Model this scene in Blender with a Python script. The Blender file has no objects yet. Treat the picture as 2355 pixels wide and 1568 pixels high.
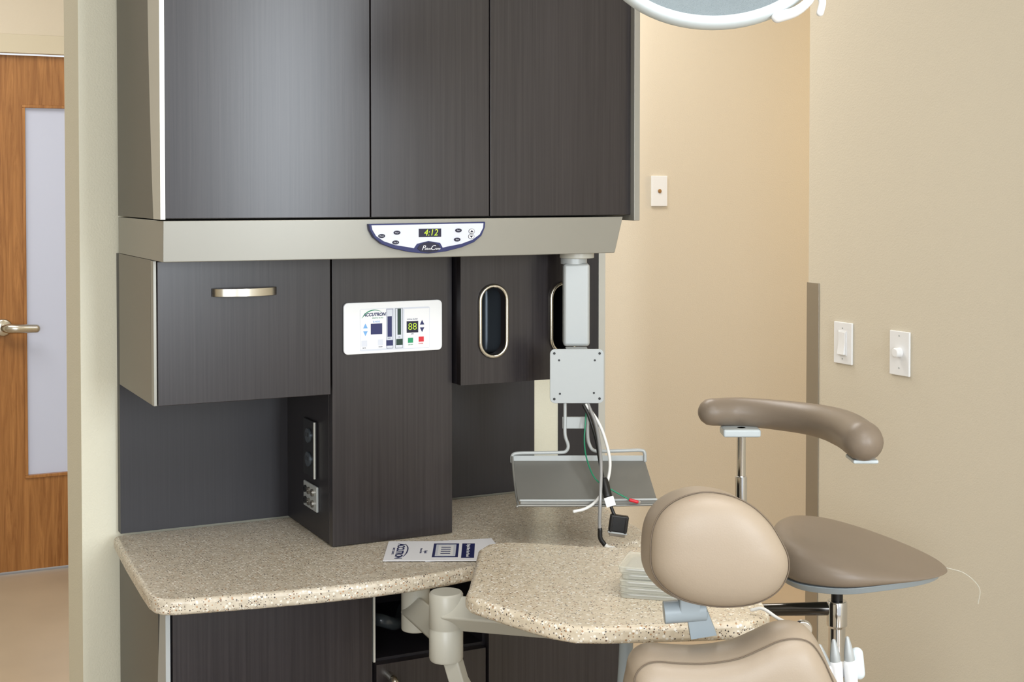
import bpy, bmesh, math, random
from mathutils import Vector, Matrix
random.seed(4)
scn=bpy.context.scene
COL=scn.collection
YAW=math.radians(26.46)
SN,CS=math.sin(YAW),math.cos(YAW)
def W(lat,D,z=0.0):
    """plan axes turned to face the unit diagonally -> world"""
    return Vector((lat*CS+D*SN,-lat*SN+D*CS,z))

# ------------------------------------------------------------------ materials
def lin(c):
    o=[]
    for v in c[:3]:
        v=v/255.0
        o.append(v/12.92 if v<=0.04045 else ((v+0.055)/1.055)**2.4)
    return (o[0],o[1],o[2],1.0)
MATS={}
def nm(name):
    m=bpy.data.materials.new(name); m.use_nodes=True
    nt=m.node_tree
    b=nt.nodes['Principled BSDF']
    return m,nt,b
def mat(name,c,rough=0.5,metal=0.0,coat=0.0,emis=0.0,trans=0.0,bump=0.0,bscale=200,spec=None,alpha=1.0,var=0.0):
    if name in MATS: return MATS[name]
    m,nt,b=nm(name)
    b.inputs['Base Color'].default_value=lin(c)
    b.inputs['Roughness'].default_value=rough
    b.inputs['Metallic'].default_value=metal
    b.inputs['Coat Weight'].default_value=coat
    if spec is not None: b.inputs['Specular IOR Level'].default_value=spec
    if trans: b.inputs['Transmission Weight'].default_value=trans
    if emis:
        b.inputs['Emission Color'].default_value=lin(c); b.inputs['Emission Strength'].default_value=emis
    if alpha<1: b.inputs['Alpha'].default_value=alpha
    tc=nt.nodes.new('ShaderNodeTexCoord')
    nz=nt.nodes.new('ShaderNodeTexNoise'); nz.inputs['Scale'].default_value=bscale
    nt.links.new(tc.outputs['Object'],nz.inputs['Vector'])
    if bump:
        bp=nt.nodes.new('ShaderNodeBump'); bp.inputs['Strength'].default_value=bump; bp.inputs['Distance'].default_value=0.002
        nt.links.new(nz.outputs['Fac'],bp.inputs['Height']); nt.links.new(bp.outputs['Normal'],b.inputs['Normal'])
    if var:
        mx=nt.nodes.new('ShaderNodeMix'); mx.data_type='RGBA'
        a=lin(c)
        mx.inputs[6].default_value=tuple(x*(1-var) for x in a[:3])+(1,)
        mx.inputs[7].default_value=tuple(min(1,x*(1+var)) for x in a[:3])+(1,)
        n2=nt.nodes.new('ShaderNodeTexNoise'); n2.inputs['Scale'].default_value=3.0; n2.inputs['Detail'].default_value=3
        nt.links.new(tc.outputs['Object'],n2.inputs['Vector'])
        nt.links.new(n2.outputs['Fac'],mx.inputs[0]); nt.links.new(mx.outputs[2],b.inputs['Base Color'])
    MATS[name]=m
    return m
def grain(name,c1,c2,rough,scale=(90,90,2.0),coat=0.0,dist=0.6,detail=6,bump=0.02,spec=0.5,lo=.33,hi=.68):
    m,nt,b=nm(name)
    tc=nt.nodes.new('ShaderNodeTexCoord'); mp=nt.nodes.new('ShaderNodeMapping')
    mp.inputs['Scale'].default_value=scale
    nz=nt.nodes.new('ShaderNodeTexNoise'); nz.inputs['Scale'].default_value=1.0; nz.inputs['Detail'].default_value=detail; nz.inputs['Distortion'].default_value=dist
    nz.inputs['Roughness'].default_value=0.65
    cr=nt.nodes.new('ShaderNodeValToRGB')
    cr.color_ramp.elements[0].position=lo; cr.color_ramp.elements[0].color=lin(c1)
    cr.color_ramp.elements[1].position=hi; cr.color_ramp.elements[1].color=lin(c2)
    nt.links.new(tc.outputs['Object'],mp.inputs['Vector']); nt.links.new(mp.outputs['Vector'],nz.inputs['Vector'])
    nt.links.new(nz.outputs['Fac'],cr.inputs['Fac']); nt.links.new(cr.outputs['Color'],b.inputs['Base Color'])
    bp=nt.nodes.new('ShaderNodeBump'); bp.inputs['Strength'].default_value=bump; bp.inputs['Distance'].default_value=0.002
    nt.links.new(nz.outputs['Fac'],bp.inputs['Height']); nt.links.new(bp.outputs['Normal'],b.inputs['Normal'])
    b.inputs['Roughness'].default_value=rough; b.inputs['Coat Weight'].default_value=coat
    b.inputs['Specular IOR Level'].default_value=spec
    return m
def stone(name,base,base2,lightc,rough=.32,dk=1.0):
    m,nt,b=nm(name)
    tc=nt.nodes.new('ShaderNodeTexCoord')
    n=nt.nodes.new('ShaderNodeTexNoise'); n.inputs['Scale'].default_value=90; n.inputs['Detail'].default_value=4
    nt.links.new(tc.outputs['Object'],n.inputs['Vector'])
    cr=nt.nodes.new('ShaderNodeValToRGB'); cr.color_ramp.elements[0].position=.35; cr.color_ramp.elements[0].color=lin(base); cr.color_ramp.elements[1].position=.65; cr.color_ramp.elements[1].color=lin(base2)
    nt.links.new(n.outputs['Fac'],cr.inputs['Fac'])
    last=cr.outputs['Color']
    for sc,thr,frac,col,seed in ((190,.42,.32,lightc,1),(200,.30,.11*dk,(136,110,88),5),(240,.32,.17*dk,(74,66,62),9),(210,.34,.14,(180,144,110),13),(400,.38,.15*dk,(104,92,84),17)):
        mp=nt.nodes.new('ShaderNodeMapping'); mp.inputs['Location'].default_value=(seed*.37,seed*.21,seed*.13)
        v=nt.nodes.new('ShaderNodeTexVoronoi'); v.inputs['Scale'].default_value=sc
        nt.links.new(tc.outputs['Object'],mp.inputs['Vector']); nt.links.new(mp.outputs['Vector'],v.inputs['Vector'])
        sep=nt.nodes.new('ShaderNodeSeparateColor'); nt.links.new(v.outputs['Color'],sep.inputs['Color'])
        l1=nt.nodes.new('ShaderNodeMath'); l1.operation='LESS_THAN'; l1.inputs[1].default_value=frac; nt.links.new(sep.outputs['Red'],l1.inputs[0])
        l2=nt.nodes.new('ShaderNodeMath'); l2.operation='LESS_THAN'; l2.inputs[1].default_value=thr; nt.links.new(v.outputs['Distance'],l2.inputs[0])
        mu=nt.nodes.new('ShaderNodeMath'); mu.operation='MULTIPLY'; nt.links.new(l1.outputs[0],mu.inputs[0]); nt.links.new(l2.outputs[0],mu.inputs[1])
        mx=nt.nodes.new('ShaderNodeMix'); mx.data_type='RGBA'; mx.inputs[7].default_value=lin(col)
        nt.links.new(mu.outputs[0],mx.inputs[0]); nt.links.new(last,mx.inputs[6]); last=mx.outputs[2]
    nt.links.new(last,b.inputs['Base Color']); b.inputs['Roughness'].default_value=rough
    return m
M_LAM=grain('dark_laminate',(27,23,25),(51,46,47),.29,coat=0.0,scale=(220,220,2.6),lo=.25,hi=.75,dist=.3)
M_LAM2=grain('dark_laminate_inner',(28,26,30),(37,34,38),.42,scale=(240,240,3.0))
M_OAK=grain('oak_veneer',(136,86,38),(180,126,70),.35,scale=(34,34,1.8),dist=2.2,coat=.2)
M_STONE=stone('speckled_stone',(190,179,160),(206,196,178),(228,222,210))
M_STONE2=stone('speckled_stone_pale',(209,196,173),(223,211,190),(243,238,228),dk=.85)
M_WALL=mat('wall_paint',(208,199,180),.6,bump=.3,bscale=260)
M_WALLC=mat('hall_wall_paint',(210,200,181),.55,bump=.3,bscale=260)
M_WALLL=mat('divider_paint',(220,216,196),.55,bump=.35,bscale=260)
M_CEIL=mat('ceiling_paint',(235,235,233),.8)
M_FLOOR=mat('floor_vinyl',(176,160,138),.35,var=.18,bump=.05,bscale=40)
M_PEW=mat('pewter_satin',(98,95,88),.42,.35)
M_PEW2=mat('pewter_satin_light',(126,121,111),.42,.35)
M_BAND=mat('champagne_satin',(148,146,138),.36,.4)
M_EDGE=mat('pale_satin_edge',(196,195,187),.35,.2)
M_STEEL=mat('brushed_steel',(178,173,165),.3,1.0)
M_NICK=mat('satin_nickel',(203,198,186),.24,1.0)
M_CHR=mat('chrome',(215,215,215),.08,1.0)
M_ALU=mat('powder_coat_grey',(170,174,174),.4,.15)
M_TRAY=mat('tray_grey',(134,133,128),.34,.5)
M_PUT=mat('putty_plastic',(182,180,169),.35)
M_WHITE=mat('white_plastic',(232,233,234),.3)
M_WBLUE=mat('cool_white_plastic',(208,218,222),.3)
M_GREYBL=mat('grey_blue_plastic',(158,169,176),.35)
M_INS=mat('insert_metal',(96,104,112),.3,.6)
M_TAUPE=mat('taupe_vinyl',(136,122,107),.40,bump=.08,bscale=500)
M_TAUPE2=mat('taupe_vinyl_light',(160,145,127),.42,bump=.08,bscale=500)
M_SEAM=mat('taupe_seam',(108,94,79),.6)
M_BLACK=mat('black_plastic',(18,18,19),.4)
M_DARK=mat('dark_void',(12,11,11),.8)
M_NAVY=mat('navy_print',(26,34,88),.35)
M_NAVY2=mat('navy_deep',(14,16,48),.25)
M_LBLUE=mat('light_blue_print',(110,165,220),.4)
M_GREEN=mat('green_print',(20,140,95),.4)
M_RED=mat('red_print',(205,35,50),.4)
M_DGREEN=mat('dark_green_print',(18,52,44),.3)
M_LCD=mat('green_led',(178,220,40),.4,emis=.9)
M_PAPER=mat('paper_white',(232,233,238),.6)
M_PGREY=mat('panel_grey',(206,210,220),.35)
M_FROST=mat('frosted_glass',(180,186,204),.35,emis=.25)  # slight emission stands in for light coming through the pane from behind
M_CLEAR=mat('clear_plastic',(230,230,218),.12,alpha=.38)
M_CABW=mat('cable_white',(225,225,222),.4)
M_CABG=mat('cable_grey',(150,150,150),.35,.3)
M_CABGR=mat('cable_green',(30,130,95),.4)
M_MESH=mat('reflector_mesh',(116,126,130),.5,.3,bump=.6,bscale=900)
M_GLOW=mat('lamp_lens',(245,248,250),.2,emis=.5)
M_HOSE=mat('smoke_hose',(60,66,70),.15,alpha=.7)
M_FRAME=mat('door_frame_paint',(204,195,172),.5)
M_BROWN=mat('brown_dot',(150,110,60),.5)
M_BLK2=mat('black_device',(30,30,31),.3)

# ------------------------------------------------------------------ object helpers
class T: pass
def thing(name,label,cat,loc=(0,0,0),yaw=0.0,local=False,group=None):
    e=bpy.data.objects.new(name,None); e.empty_display_size=.05
    e.location=loc; e.rotation_euler=(0,0,yaw); COL.objects.link(e)
    e['label']=label; e['category']=cat
    if group: e['group']=group
    t=T(); t.obj=e; t.M=Matrix.Translation(Vector(loc))@Matrix.Rotation(yaw,4,'Z'); t.local=local
    return t
def attach(o,par):
    if par is None: return o
    if isinstance(par,T):
        o.parent=par.obj
        if not par.local: o.matrix_parent_inverse=par.M.inverted()
    else:
        o.parent=par
    return o
def finish(bm,name,m,par=None,bevel=0.0,seg=2,smooth=False,subd=0,angle=35):
    me=bpy.data.meshes.new(name)
    bmesh.ops.recalc_face_normals(bm,faces=bm.faces)
    bm.to_mesh(me); bm.free()
    if m is not None: me.materials.append(m)
    o=bpy.data.objects.new(name,me); COL.objects.link(o)
    if smooth:
        for p in me.polygons: p.use_smooth=True
    if bevel:
        md=o.modifiers.new('bevel','BEVEL'); md.width=bevel; md.segments=seg; md.limit_method='ANGLE'; md.angle_limit=math.radians(angle)
        for p in me.polygons: p.use_smooth=True
        md.harden_normals=True
    if subd:
        md=o.modifiers.new('sub','SUBSURF'); md.levels=subd; md.render_levels=subd
    return attach(o,par)
def addbox(bm,x0,x1,y0,y1,z0,z1):
    vs=[bm.verts.new((x,y,z)) for z in (z0,z1) for y in (y0,y1) for x in (x0,x1)]
    for f in ((0,1,3,2),(4,6,7,5),(0,4,5,1),(1,5,7,3),(3,7,6,2),(2,6,4,0)):
        bm.faces.new([vs[i] for i in f])
def box(name,d,m,par=None,bevel=.001,seg=2):
    bm=bmesh.new(); addbox(bm,*d); return finish(bm,name,m,par,bevel,seg)
def boxes(name,ds,m,par=None,bevel=.001):
    bm=bmesh.new()
    for d in ds: addbox(bm,*d)
    return finish(bm,name,m,par,bevel)
def struct(o):
    o['kind']='structure'; return o
def prism(name,pts,a0,a1,m,par=None,axis='z',bevel=.001,seg=2,smooth=False,angle=35):
    """extrude a 2-D outline along an axis; pts in the two other axes"""
    bm=bmesh.new()
    def v3(p,a):
        if axis=='z': return (p[0],p[1],a)
        if axis=='y': return (p[0],a,p[1])
        return (a,p[0],p[1])
    lo=[bm.verts.new(v3(p,a0)) for p in pts]; hi=[bm.verts.new(v3(p,a1)) for p in pts]
    n=len(pts)
    bm.faces.new(lo[::-1]); bm.faces.new(hi)
    for i in range(n): bm.faces.new((lo[i],lo[(i+1)%n],hi[(i+1)%n],hi[i]))
    return finish(bm,name,m,par,bevel,seg,smooth,angle=angle)
def catmull(P,n=8,closed=False):
    P=[Vector(p) for p in P]; out=[]; N=len(P)
    rng=range(N) if closed else range(N-1)
    for i in rng:
        if closed: a,b,c,d=P[(i-1)%N],P[i],P[(i+1)%N],P[(i+2)%N]
        else: a=P[i-1] if i>0 else P[0]*2-P[1]; b=P[i]; c=P[i+1]; d=P[i+2] if i+2<N else P[-1]*2-P[-2]
        for k in range(n):
            t=k/n
            out.append(.5*((2*b)+(c-a)*t+(2*a-5*b+4*c-d)*t*t+(3*b-a-3*c+d)*t**3))
    if not closed: out.append(P[-1])
    return out
def sweep_bm(bm,pts,rads,seg=14,closed=False,cap='flat',flat=1.0):
    P=[Vector(p) for p in pts]; R=list(rads); n=len(P)
    if cap=='round' and not closed:
        d0=(P[0]-P[1]).normalized(); d1=(P[-1]-P[-2]).normalized(); r0,r1=R[0],R[-1]
        A=[(P[0]+d0*r0*math.sin(a),r0*math.cos(a)) for a in (1.45,1.15,.8,.4)]
        B=[(P[-1]+d1*r1*math.sin(a),r1*math.cos(a)) for a in (.4,.8,1.15,1.45)]
        P=[a[0] for a in A]+P+[b[0] for b in B]; R=[a[1] for a in A]+R+[b[1] for b in B]; n=len(P)
    rings=[]; up=None
    for i in range(n):
        if closed: t=(P[(i+1)%n]-P[i-1]).normalized()
        else: t=(P[min(i+1,n-1)]-P[max(i-1,0)]).normalized()
        if up is None:
            up=Vector((0,0,1)) if abs(t.z)<.9 else Vector((1,0,0))
        u=(up-t*up.dot(t)).normalized(); w=t.cross(u); up=u
        rings.append([bm.verts.new(P[i]+R[i]*(u*math.cos(2*math.pi*k/seg)*flat+w*math.sin(2*math.pi*k/seg))) for k in range(seg)])
    m=n if closed else n-1
    for i in range(m):
        a,b=rings[i],rings[(i+1)%n]
        for k in range(seg): bm.faces.new((a[k],a[(k+1)%seg],b[(k+1)%seg],b[k]))
    if not closed:
        bm.faces.new(rings[0][::-1]); bm.faces.new(rings[-1])
def tube(name,pts,r,m,par=None,smoothn=6,closed=False,cap='round',seg=14,flat=1.0):
    if smoothn>1:
        P4=catmull(pts,smoothn,closed)
        if isinstance(r,(list,tuple)):
            rr=[v.x for v in catmull([Vector((q,0,0)) for q in r],smoothn,closed)]
        else: rr=[r]*len(P4)
    else:
        P4=[Vector(p) for p in pts]; rr=r if isinstance(r,(list,tuple)) else [r]*len(P4)
    bm=bmesh.new(); sweep_bm(bm,P4,rr,seg,closed,cap,flat)
    return finish(bm,name,m,par,smooth=True)
def lathe_bm(bm,c,prof,seg=36,axis='z'):
    rings=[]
    for r,h in prof:
        ring=[]
        for k in range(seg):
            a=2*math.pi*k/seg; x,y=r*math.cos(a),r*math.sin(a)
            if axis=='z': p=(c[0]+x,c[1]+y,c[2]+h)
            elif axis=='y': p=(c[0]+x,c[1]+h,c[2]+y)
            else: p=(c[0]+h,c[1]+x,c[2]+y)
            ring.append(bm.verts.new(p))
        rings.append(ring)
    for i in range(len(rings)-1):
        for k in range(seg): bm.faces.new((rings[i][k],rings[i][(k+1)%seg],rings[i+1][(k+1)%seg],rings[i+1][k]))
    bm.faces.new(rings[0][::-1]); bm.faces.new(rings[-1])
def lathe(name,c,prof,m,par=None,seg=36,axis='z',bevel=.001):
    bm=bmesh.new(); lathe_bm(bm,c,prof,seg,axis); return finish(bm,name,m,par,bevel,2)
def rrect(x0,x1,z0,z1,r,n=6):
    out=[]
    for cx,cz,a0 in ((x1-r,z1-r,0),(x0+r,z1-r,90),(x0+r,z0+r,180),(x1-r,z0+r,270)):
        for k in range(n+1):
            a=math.radians(a0+90*k/n); out.append((cx+r*math.cos(a),cz+r*math.sin(a)))
    return out
def pill(cx,cz,w,h,n=10): return rrect(cx-w/2,cx+w/2,cz-h/2,cz+h/2,w/2-.0001,n)
def ellipse(cx,cz,a,b,n=32): return [(cx+a*math.cos(2*math.pi*k/n),cz+b*math.sin(2*math.pi*k/n)) for k in range(n)]
def pillow(name,outline,prof,m,par,n=6,subd=1,org=(0,0)):
    """outline (x,z); prof rows (scale,y,dx,dz)"""
    O=[(v.x,v.y) for v in catmull([(p[0],p[1],0) for p in outline],n,True)]
    cx,cz=org; bm=bmesh.new(); rings=[]
    for s,y,dx,dz in prof:
        rings.append([bm.verts.new((cx+(x-cx)*s+dx,y,cz+(z-cz)*s+dz)) for x,z in O])
    k=len(O)
    for i in range(len(rings)-1):
        for j in range(k): bm.faces.new((rings[i][j],rings[i][(j+1)%k],rings[i+1][(j+1)%k],rings[i+1][j]))
    for ring in (rings[0],rings[-1]):
        c=bm.verts.new(sum((v.co for v in ring),Vector())/k)
        for j in range(k): bm.faces.new((ring[j],ring[(j+1)%k],c))
    return finish(bm,name,m,par,smooth=True,subd=subd),O
def plate_holes(name,outer,holes,y0,y1,m,par=None):
    """flat panel in XZ with holes, between y0 and y1"""
    cu=bpy.data.curves.new(name,'CURVE'); cu.dimensions='2D'; cu.fill_mode='BOTH'
    for pts in [outer]+holes:
        s=cu.splines.new('POLY'); s.points.add(len(pts)-1); s.use_cyclic_u=True
        for i,p in enumerate(pts): s.points[i].co=(p[0],p[1],0,1)
    cu.extrude=abs(y1-y0)/2
    o=bpy.data.objects.new(name+'_tmp',cu); COL.objects.link(o)
    dg=bpy.context.evaluated_depsgraph_get(); dg.update()
    me=bpy.data.meshes.new_from_object(o.evaluated_get(dg))
    bpy.data.objects.remove(o)
    me.transform(Matrix.Translation((0,(y0+y1)/2,0))@Matrix.Rotation(math.pi/2,4,'X'))
    me.materials.clear(); me.materials.append(m)
    ob=bpy.data.objects.new(name,me); me.name=name; COL.objects.link(ob)
    return attach(ob,par)
def text(name,s,size,M,m,par=None,ext=.0002,align='CENTER',shear=0.0,bold=0.0,sx=1.0):
    cu=bpy.data.curves.new(name,'FONT'); cu.body=s; cu.size=size; cu.extrude=ext; cu.align_x=align; cu.align_y='CENTER'; cu.shear=shear; cu.offset=bold
    o=bpy.data.objects.new(name+'_tmp',cu); COL.objects.link(o)
    dg=bpy.context.evaluated_depsgraph_get(); dg.update()
    me=bpy.data.meshes.new_from_object(o.evaluated_get(dg)); bpy.data.objects.remove(o)
    me.transform(M@Matrix.Diagonal((sx,1,1,1))); me.materials.clear(); me.materials.append(m); me.name=name
    ob=bpy.data.objects.new(name,me); COL.objects.link(ob)
    return attach(ob,par)
RX=Matrix.Rotation(math.pi/2,4,'X')
def tf(x,y,z): return Matrix.Translation((x,y,z))@RX

# ------------------------------------------------------------------ room shell
def S(name,ds,m): return struct(boxes(name,ds,m,bevel=0))
S('floor',[(-3.5,7,-3.5,7,-.05,0)],M_FLOOR)
S('ceiling',[(-3.5,7,-3.5,7,2.7,2.75)],M_CEIL)
S('wall_right',[(2.46,2.60,-3.5,3.095,0,2.7)],M_WALL)
S('wall_back',[(1.6,7,4.4,4.5,0,2.7),(1.6,1.7,4.5,5.76,0,2.7)],M_WALLC)
S('wall_rear',[(-3.5,.585,5.76,5.9,0,2.7),(1.50,1.6,5.76,5.9,0,2.7),(.585,1.50,5.76,5.9,2.12,2.7)],M_WALLC)
S('wall_left',[(.457,1.625,2.812,2.985,0,2.7),(1.4445,1.5055,2.790,2.812,.845,1.155)],M_WALLL)  # second block is an added cream filler for the lit hall behind the gap
S('wall_far_left',[(-3.5,-3.4,-3.5,5.76,0,2.7)],M_WALL)
struct(prism('trim_1',[(2.4600,3.047),(2.457,3.047),(2.457,3.099),(2.51,3.099),(2.51,3.0955),(2.4600,3.0955)],0,1.262,M_STEEL,bevel=.0006))
struct(box('trim_2',(1.610,1.628,2.786,2.812,0,1.394),M_EDGE))
struct(boxes('trim_3',[(.52,.597,5.735,5.76,0,2.124),(1.485,1.56,5.735,5.76,0,2.124),(.597,1.485,5.735,5.76,2.05,2.124)],M_FRAME,bevel=.003))
d=struct(plate_holes('door_1',[(.60,.012),(1.48,.012),(1.48,2.045),(.60,2.045)],[[(.732,.386),(1.35,.386),(1.35,1.842),(.732,1.842)]],5.775,5.815,M_OAK))
g=boxes('frosted_glass_pane',[(.733,1.349,5.79,5.80,.387,1.841)],M_FROST,d,bevel=0); g['label']='frosted glass pane'
def frame4(x0,x1,z0,z1,w_,y0,y1): return [(x0,x1,y0,y1,z0,z0+w_),(x0,x1,y0,y1,z1-w_,z1),(x0,x0+w_,y0,y1,z0+w_,z1-w_),(x1-w_,x1,y0,y1,z0+w_,z1-w_)]
boxes('glazing_bead',frame4(.722,1.36,.376,1.852,.012,5.768,5.79),M_OAK,d,bevel=.002)
bm=bmesh.new(); lathe_bm(bm,(.645,5.762,.978),[(.034,.014),(.034,.004),(.028,0)],axis='y'); 
sweep_bm(bm,[(.645,5.765,.978),(.645,5.725,.978),(.66,5.712,.978),(.70,5.71,.976),(.762,5.71,.974)],[.012,.012,.016,.015,.014],cap='round',flat=1.2)
h=finish(bm,'door_handle',M_NICK,d,smooth=True); h['label']='satin nickel lever handle'

# ------------------------------------------------------------------ cabinet run
def Yf(x):
    return 2.350+.040*((x-1.1)/.575)**2 if x<1.1 else 2.350+.012*((x-1.1)/.3)**2
def bow(x0,x1,off,back,n=14):
    xs=[x0+(x1-x0)*i/n for i in range(n+1)]
    return [(x,Yf(x)+off) for x in xs]+[(x1,back),(x0,back)]
def bowpanel(x0,x1,off,th,n=14):
    xs=[x0+(x1-x0)*i/n for i in range(n+1)]
    return [(x,Yf(x)+off) for x in xs]+[(x,Yf(x)+off+th) for x in reversed(xs)]
BACK=2.786
uc=thing('wall_cabinet','tall dark laminate wall cabinet with three flush doors','cabinet',(.99,2.6,1.47))
prism('cabinet_body',bow(.530,1.443,.03,BACK),1.468,2.35,M_PEW,uc)
for x0,x1 in ((.5305,.8898),(.8922,1.1248),(1.1272,1.4425)):
    prism('door',bowpanel(x0,x1,.006,.020),1.4695,2.35,M_LAM,uc,bevel=.0009,angle=50)
box('side_panel',(.526,.530,2.43,BACK,1.468,2.35),M_PEW,uc,bevel=0)
zs=[1.468+i*.0425 for i in range(22)]
prism('side_edge_strip',[(Yf(.526)+.002,1.468)]+[(Yf(.526)+.002,z) for z in (2.35,)]+[(2.484-.036*(max(0,1-(z-1.468)/.42))**1.6,z) for z in reversed(zs)],.522,.5303,M_EDGE,uc,axis='x',bevel=0).__setitem__('label','pale satin curved edge')
box('side_edge_strip',(1.443,1.456,2.358,BACK,1.458,2.35),M_BAND,uc)

va=thing('light_valance','pewter satin valance with keypad and green clock display','valance',(.99,2.6,1.395))
bm=bmesh.new()
top=[(x,y) for x,y in bow(.526,1.421,.0,BACK)]; bot=[(x,y) for x,y in bow(.526,1.404,.004,BACK)]
lo=[bm.verts.new((x,y,1.395)) for x,y in bot]; hi=[bm.verts.new((x,y,1.466)) for x,y in top]
bm.faces.new(lo[::-1]); bm.faces.new(hi)
for i in range(len(lo)): bm.faces.new((lo[i],lo[(i+1)%len(lo)],hi[(i+1)%len(lo)],hi[i]))
finish(bm,'valance_body',M_BAND,va,bevel=.0015,angle=50)
def kx(p): return .882+(p-838)*.000868
def kz(p): return 1.4585-(p-514)*.00080
outl=[(838,515),(1103,513),(1102,526),(1094,545),(1076,560),(1048,571),(1010,580),(970,584),(930,580),(893,571),(866,560),(849,545),(840,528)]
KY=2.3455
kp=prism('keypad',[(kx(x),kz(y)) for x,y in outl],KY,2.362,M_NAVY,va,axis='y',bevel=.0008)
prism('keypad_face',[(kx(p[0]),kz(p[1])) for p in [(843,518),(1098,516),(1097,527),(1089,542),(1072,554),(1046,563),(1012,569),(1003,571),(997,560),(970,555),(944,561),(937,571),(928,569),(895,563),(870,554),(853,542),(845,528)]],KY-.0008,KY+.001,M_PGREY,kp,axis='y',bevel=0)
box('clock_display',(kx(948),kx(999),KY-.0016,KY,kz(546),kz(527)),M_NAVY2,kp,bevel=0)
text('clock_digits','4:12',.0165,tf(kx(975),KY-.0018,kz(536.5)),M_LCD,kp,shear=.2,bold=-.0002)
for px,py in ((865,542),(899,535),(896,557),(1039,532),(1036,553)):
    prism('keypad_button',ellipse(kx(px),kz(py),.0066,.0036),KY-.0018,KY,M_NAVY2,kp,axis='y',bevel=0)
for px,py,u in ((1070,534.5,1),(1069,546.5,-1)):
    prism('keypad_button',ellipse(kx(px),kz(py),.0062,.0048),KY-.0014,KY,M_NAVY2,kp,axis='y',bevel=0)
    prism('keypad_button',ellipse(kx(px),kz(py),.0054,.0040),KY-.0018,KY,M_WHITE,kp,axis='y',bevel=0)
    x,z=kx(px),kz(py)
    prism('arrow_mark',[(x-.0035,z-.0018*u),(x+.0035,z-.0018*u),(x,z+.0026*u)],KY-.0021,KY,M_NAVY2,kp,axis='y',bevel=0)
for px,py,s in ((865,542,'Power'),(899,535,'Day 1'),(896,557,'Day 2'),(1039,532,'Start'),(1036,553,'Stop')):
    text('button_lettering',s,.0032,tf(kx(px),KY-.002,kz(py)),M_PGREY,kp)
prism('brand_badge',[(kx(p[0]),kz(p[1])) for p in [(945,572),(950,564),(960,559),(971,558),(983,559),(993,564),(998,572),(990,579),(972,582),(953,579)]],KY-.0014,KY,M_NAVY2,kp,axis='y',bevel=0)
text('badge_lettering','P',.0125,tf(kx(957.5),KY-.0017,kz(571)),M_WHITE,kp,shear=.4)
text('badge_lettering','elton',.0062,tf(kx(968),KY-.0017,kz(573)),M_WHITE,kp,shear=.4)
text('badge_lettering','C',.0125,tf(kx(979),KY-.0017,kz(571)),M_WHITE,kp,shear=.4)
text('badge_lettering','rane',.0062,tf(kx(990),KY-.0017,kz(573)),M_WHITE,kp,shear=.4)

bp_=thing('back_panel','dark laminate back panel standing on the stone worktop','panel',(.99,2.8,.845))
boxes('panel_board',[(.5265,1.4435,2.787,2.811,.842,1.394),(1.4435,1.506,2.787,2.811,1.156,1.394),(1.506,1.609,2.787,2.811,.842,1.394)],M_LAM2,bp_,bevel=0)

lc=thing('flip_door_cabinet','small dark laminate cabinet with bow handle and pewter side','cabinet',(.69,2.63,1.137))
box('cabinet_body',(.5265,.853,2.496,2.7865,1.137,1.3945),M_PEW2,lc)
box('edge_strip',(.5265,.5325,2.475,2.4955,1.137,1.394),M_BAND,lc,bevel=.001)
fd=box('door',(.5335,.853,2.473,2.4955,1.137,1.3925),M_LAM,lc,bevel=.001)
hx0,hx1,hz=.630,.748,1.335
pts=[(hx0+(hx1-hx0)*i/16, 2.473-.006-.024*math.sin(math.pi*i/16)**.55) for i in range(17)]
hp=[(x,y) for x,y in pts]+[(x,y+.0035) for x,y in reversed(pts)]
h=prism('handle',hp,hz-.0075,hz+.0075,M_NICK,fd,bevel=.001,angle=50); h['label']='curved brushed nickel bow handle'

tw=thing('tower_cabinet','dark laminate tower cabinet with gas flow panel on the worktop','cabinet',(.99,2.65,.842))
box('cabinet_body',(.867,1.115,2.527,2.786,.842,1.394),M_LAM2,tw)
box('front_panel',(.867,1.115,2.505,2.526,.842,1.3935),M_LAM,tw)
ty=2.505
cp=prism('gas_control_panel',rrect(.888,1.091,1.206,1.3045,.009),ty-.007,ty,M_WHITE,tw,axis='y',bevel=.002,seg=3); cp['label']='white gas flow control panel with displays and buttons'
def px_(p): return .888+(p-788)*.000898
def pz_(p,x=900): return 1.3045-(p-(698-(x-788)*.0265))*.000895
fy=ty-.0072
prism('panel_overlay',rrect(px_(824),px_(984),pz_(799),pz_(709),.003),fy-.0003,fy+.0001,M_PGREY,cp,axis='y',bevel=0)
def pb(x0,x1,y0,y1,m,nme='panel_button',o=.0007): return box(nme,(px_(x0),px_(x1),fy-o,fy,pz_(y1,(x0+x1)/2),pz_(y0,(x0+x1)/2)),m,cp,bevel=0)
pb(825,883,711,796,M_WHITE,'panel_field',.0004); pb(925,983,711,796,M_WHITE,'panel_field',.0004)
pb(884,899,711,796,M_NAVY,'flow_column',.0004); pb(884.7,898.3,711.7,795.3,M_PGREY,'flow_column',.0005)
pb(904,921,710,796,M_DGREEN,'flow_column',.0004); pb(904.7,920.3,710.7,795.3,M_PGREY,'flow_column',.0005)
pb(848,874,742,765,M_NAVY,'flow_display'); pb(930,957,738,763,M_NAVY2,'flow_display')
pb(886,896,727,771,M_NAVY,'flow_bar'); pb(909,917,711,767,M_DGREEN,'flow_bar',.0009)
pb(883,898,778,790,M_NAVY,o=.0009); pb(906,921,776,789,M_DGREEN,o=.0009); pb(933,945,774,785,M_GREEN); pb(958,970,772,783,M_RED)
pb(827,840,778,791,M_PGREY); pb(864,876,776,789,M_PGREY)
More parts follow.
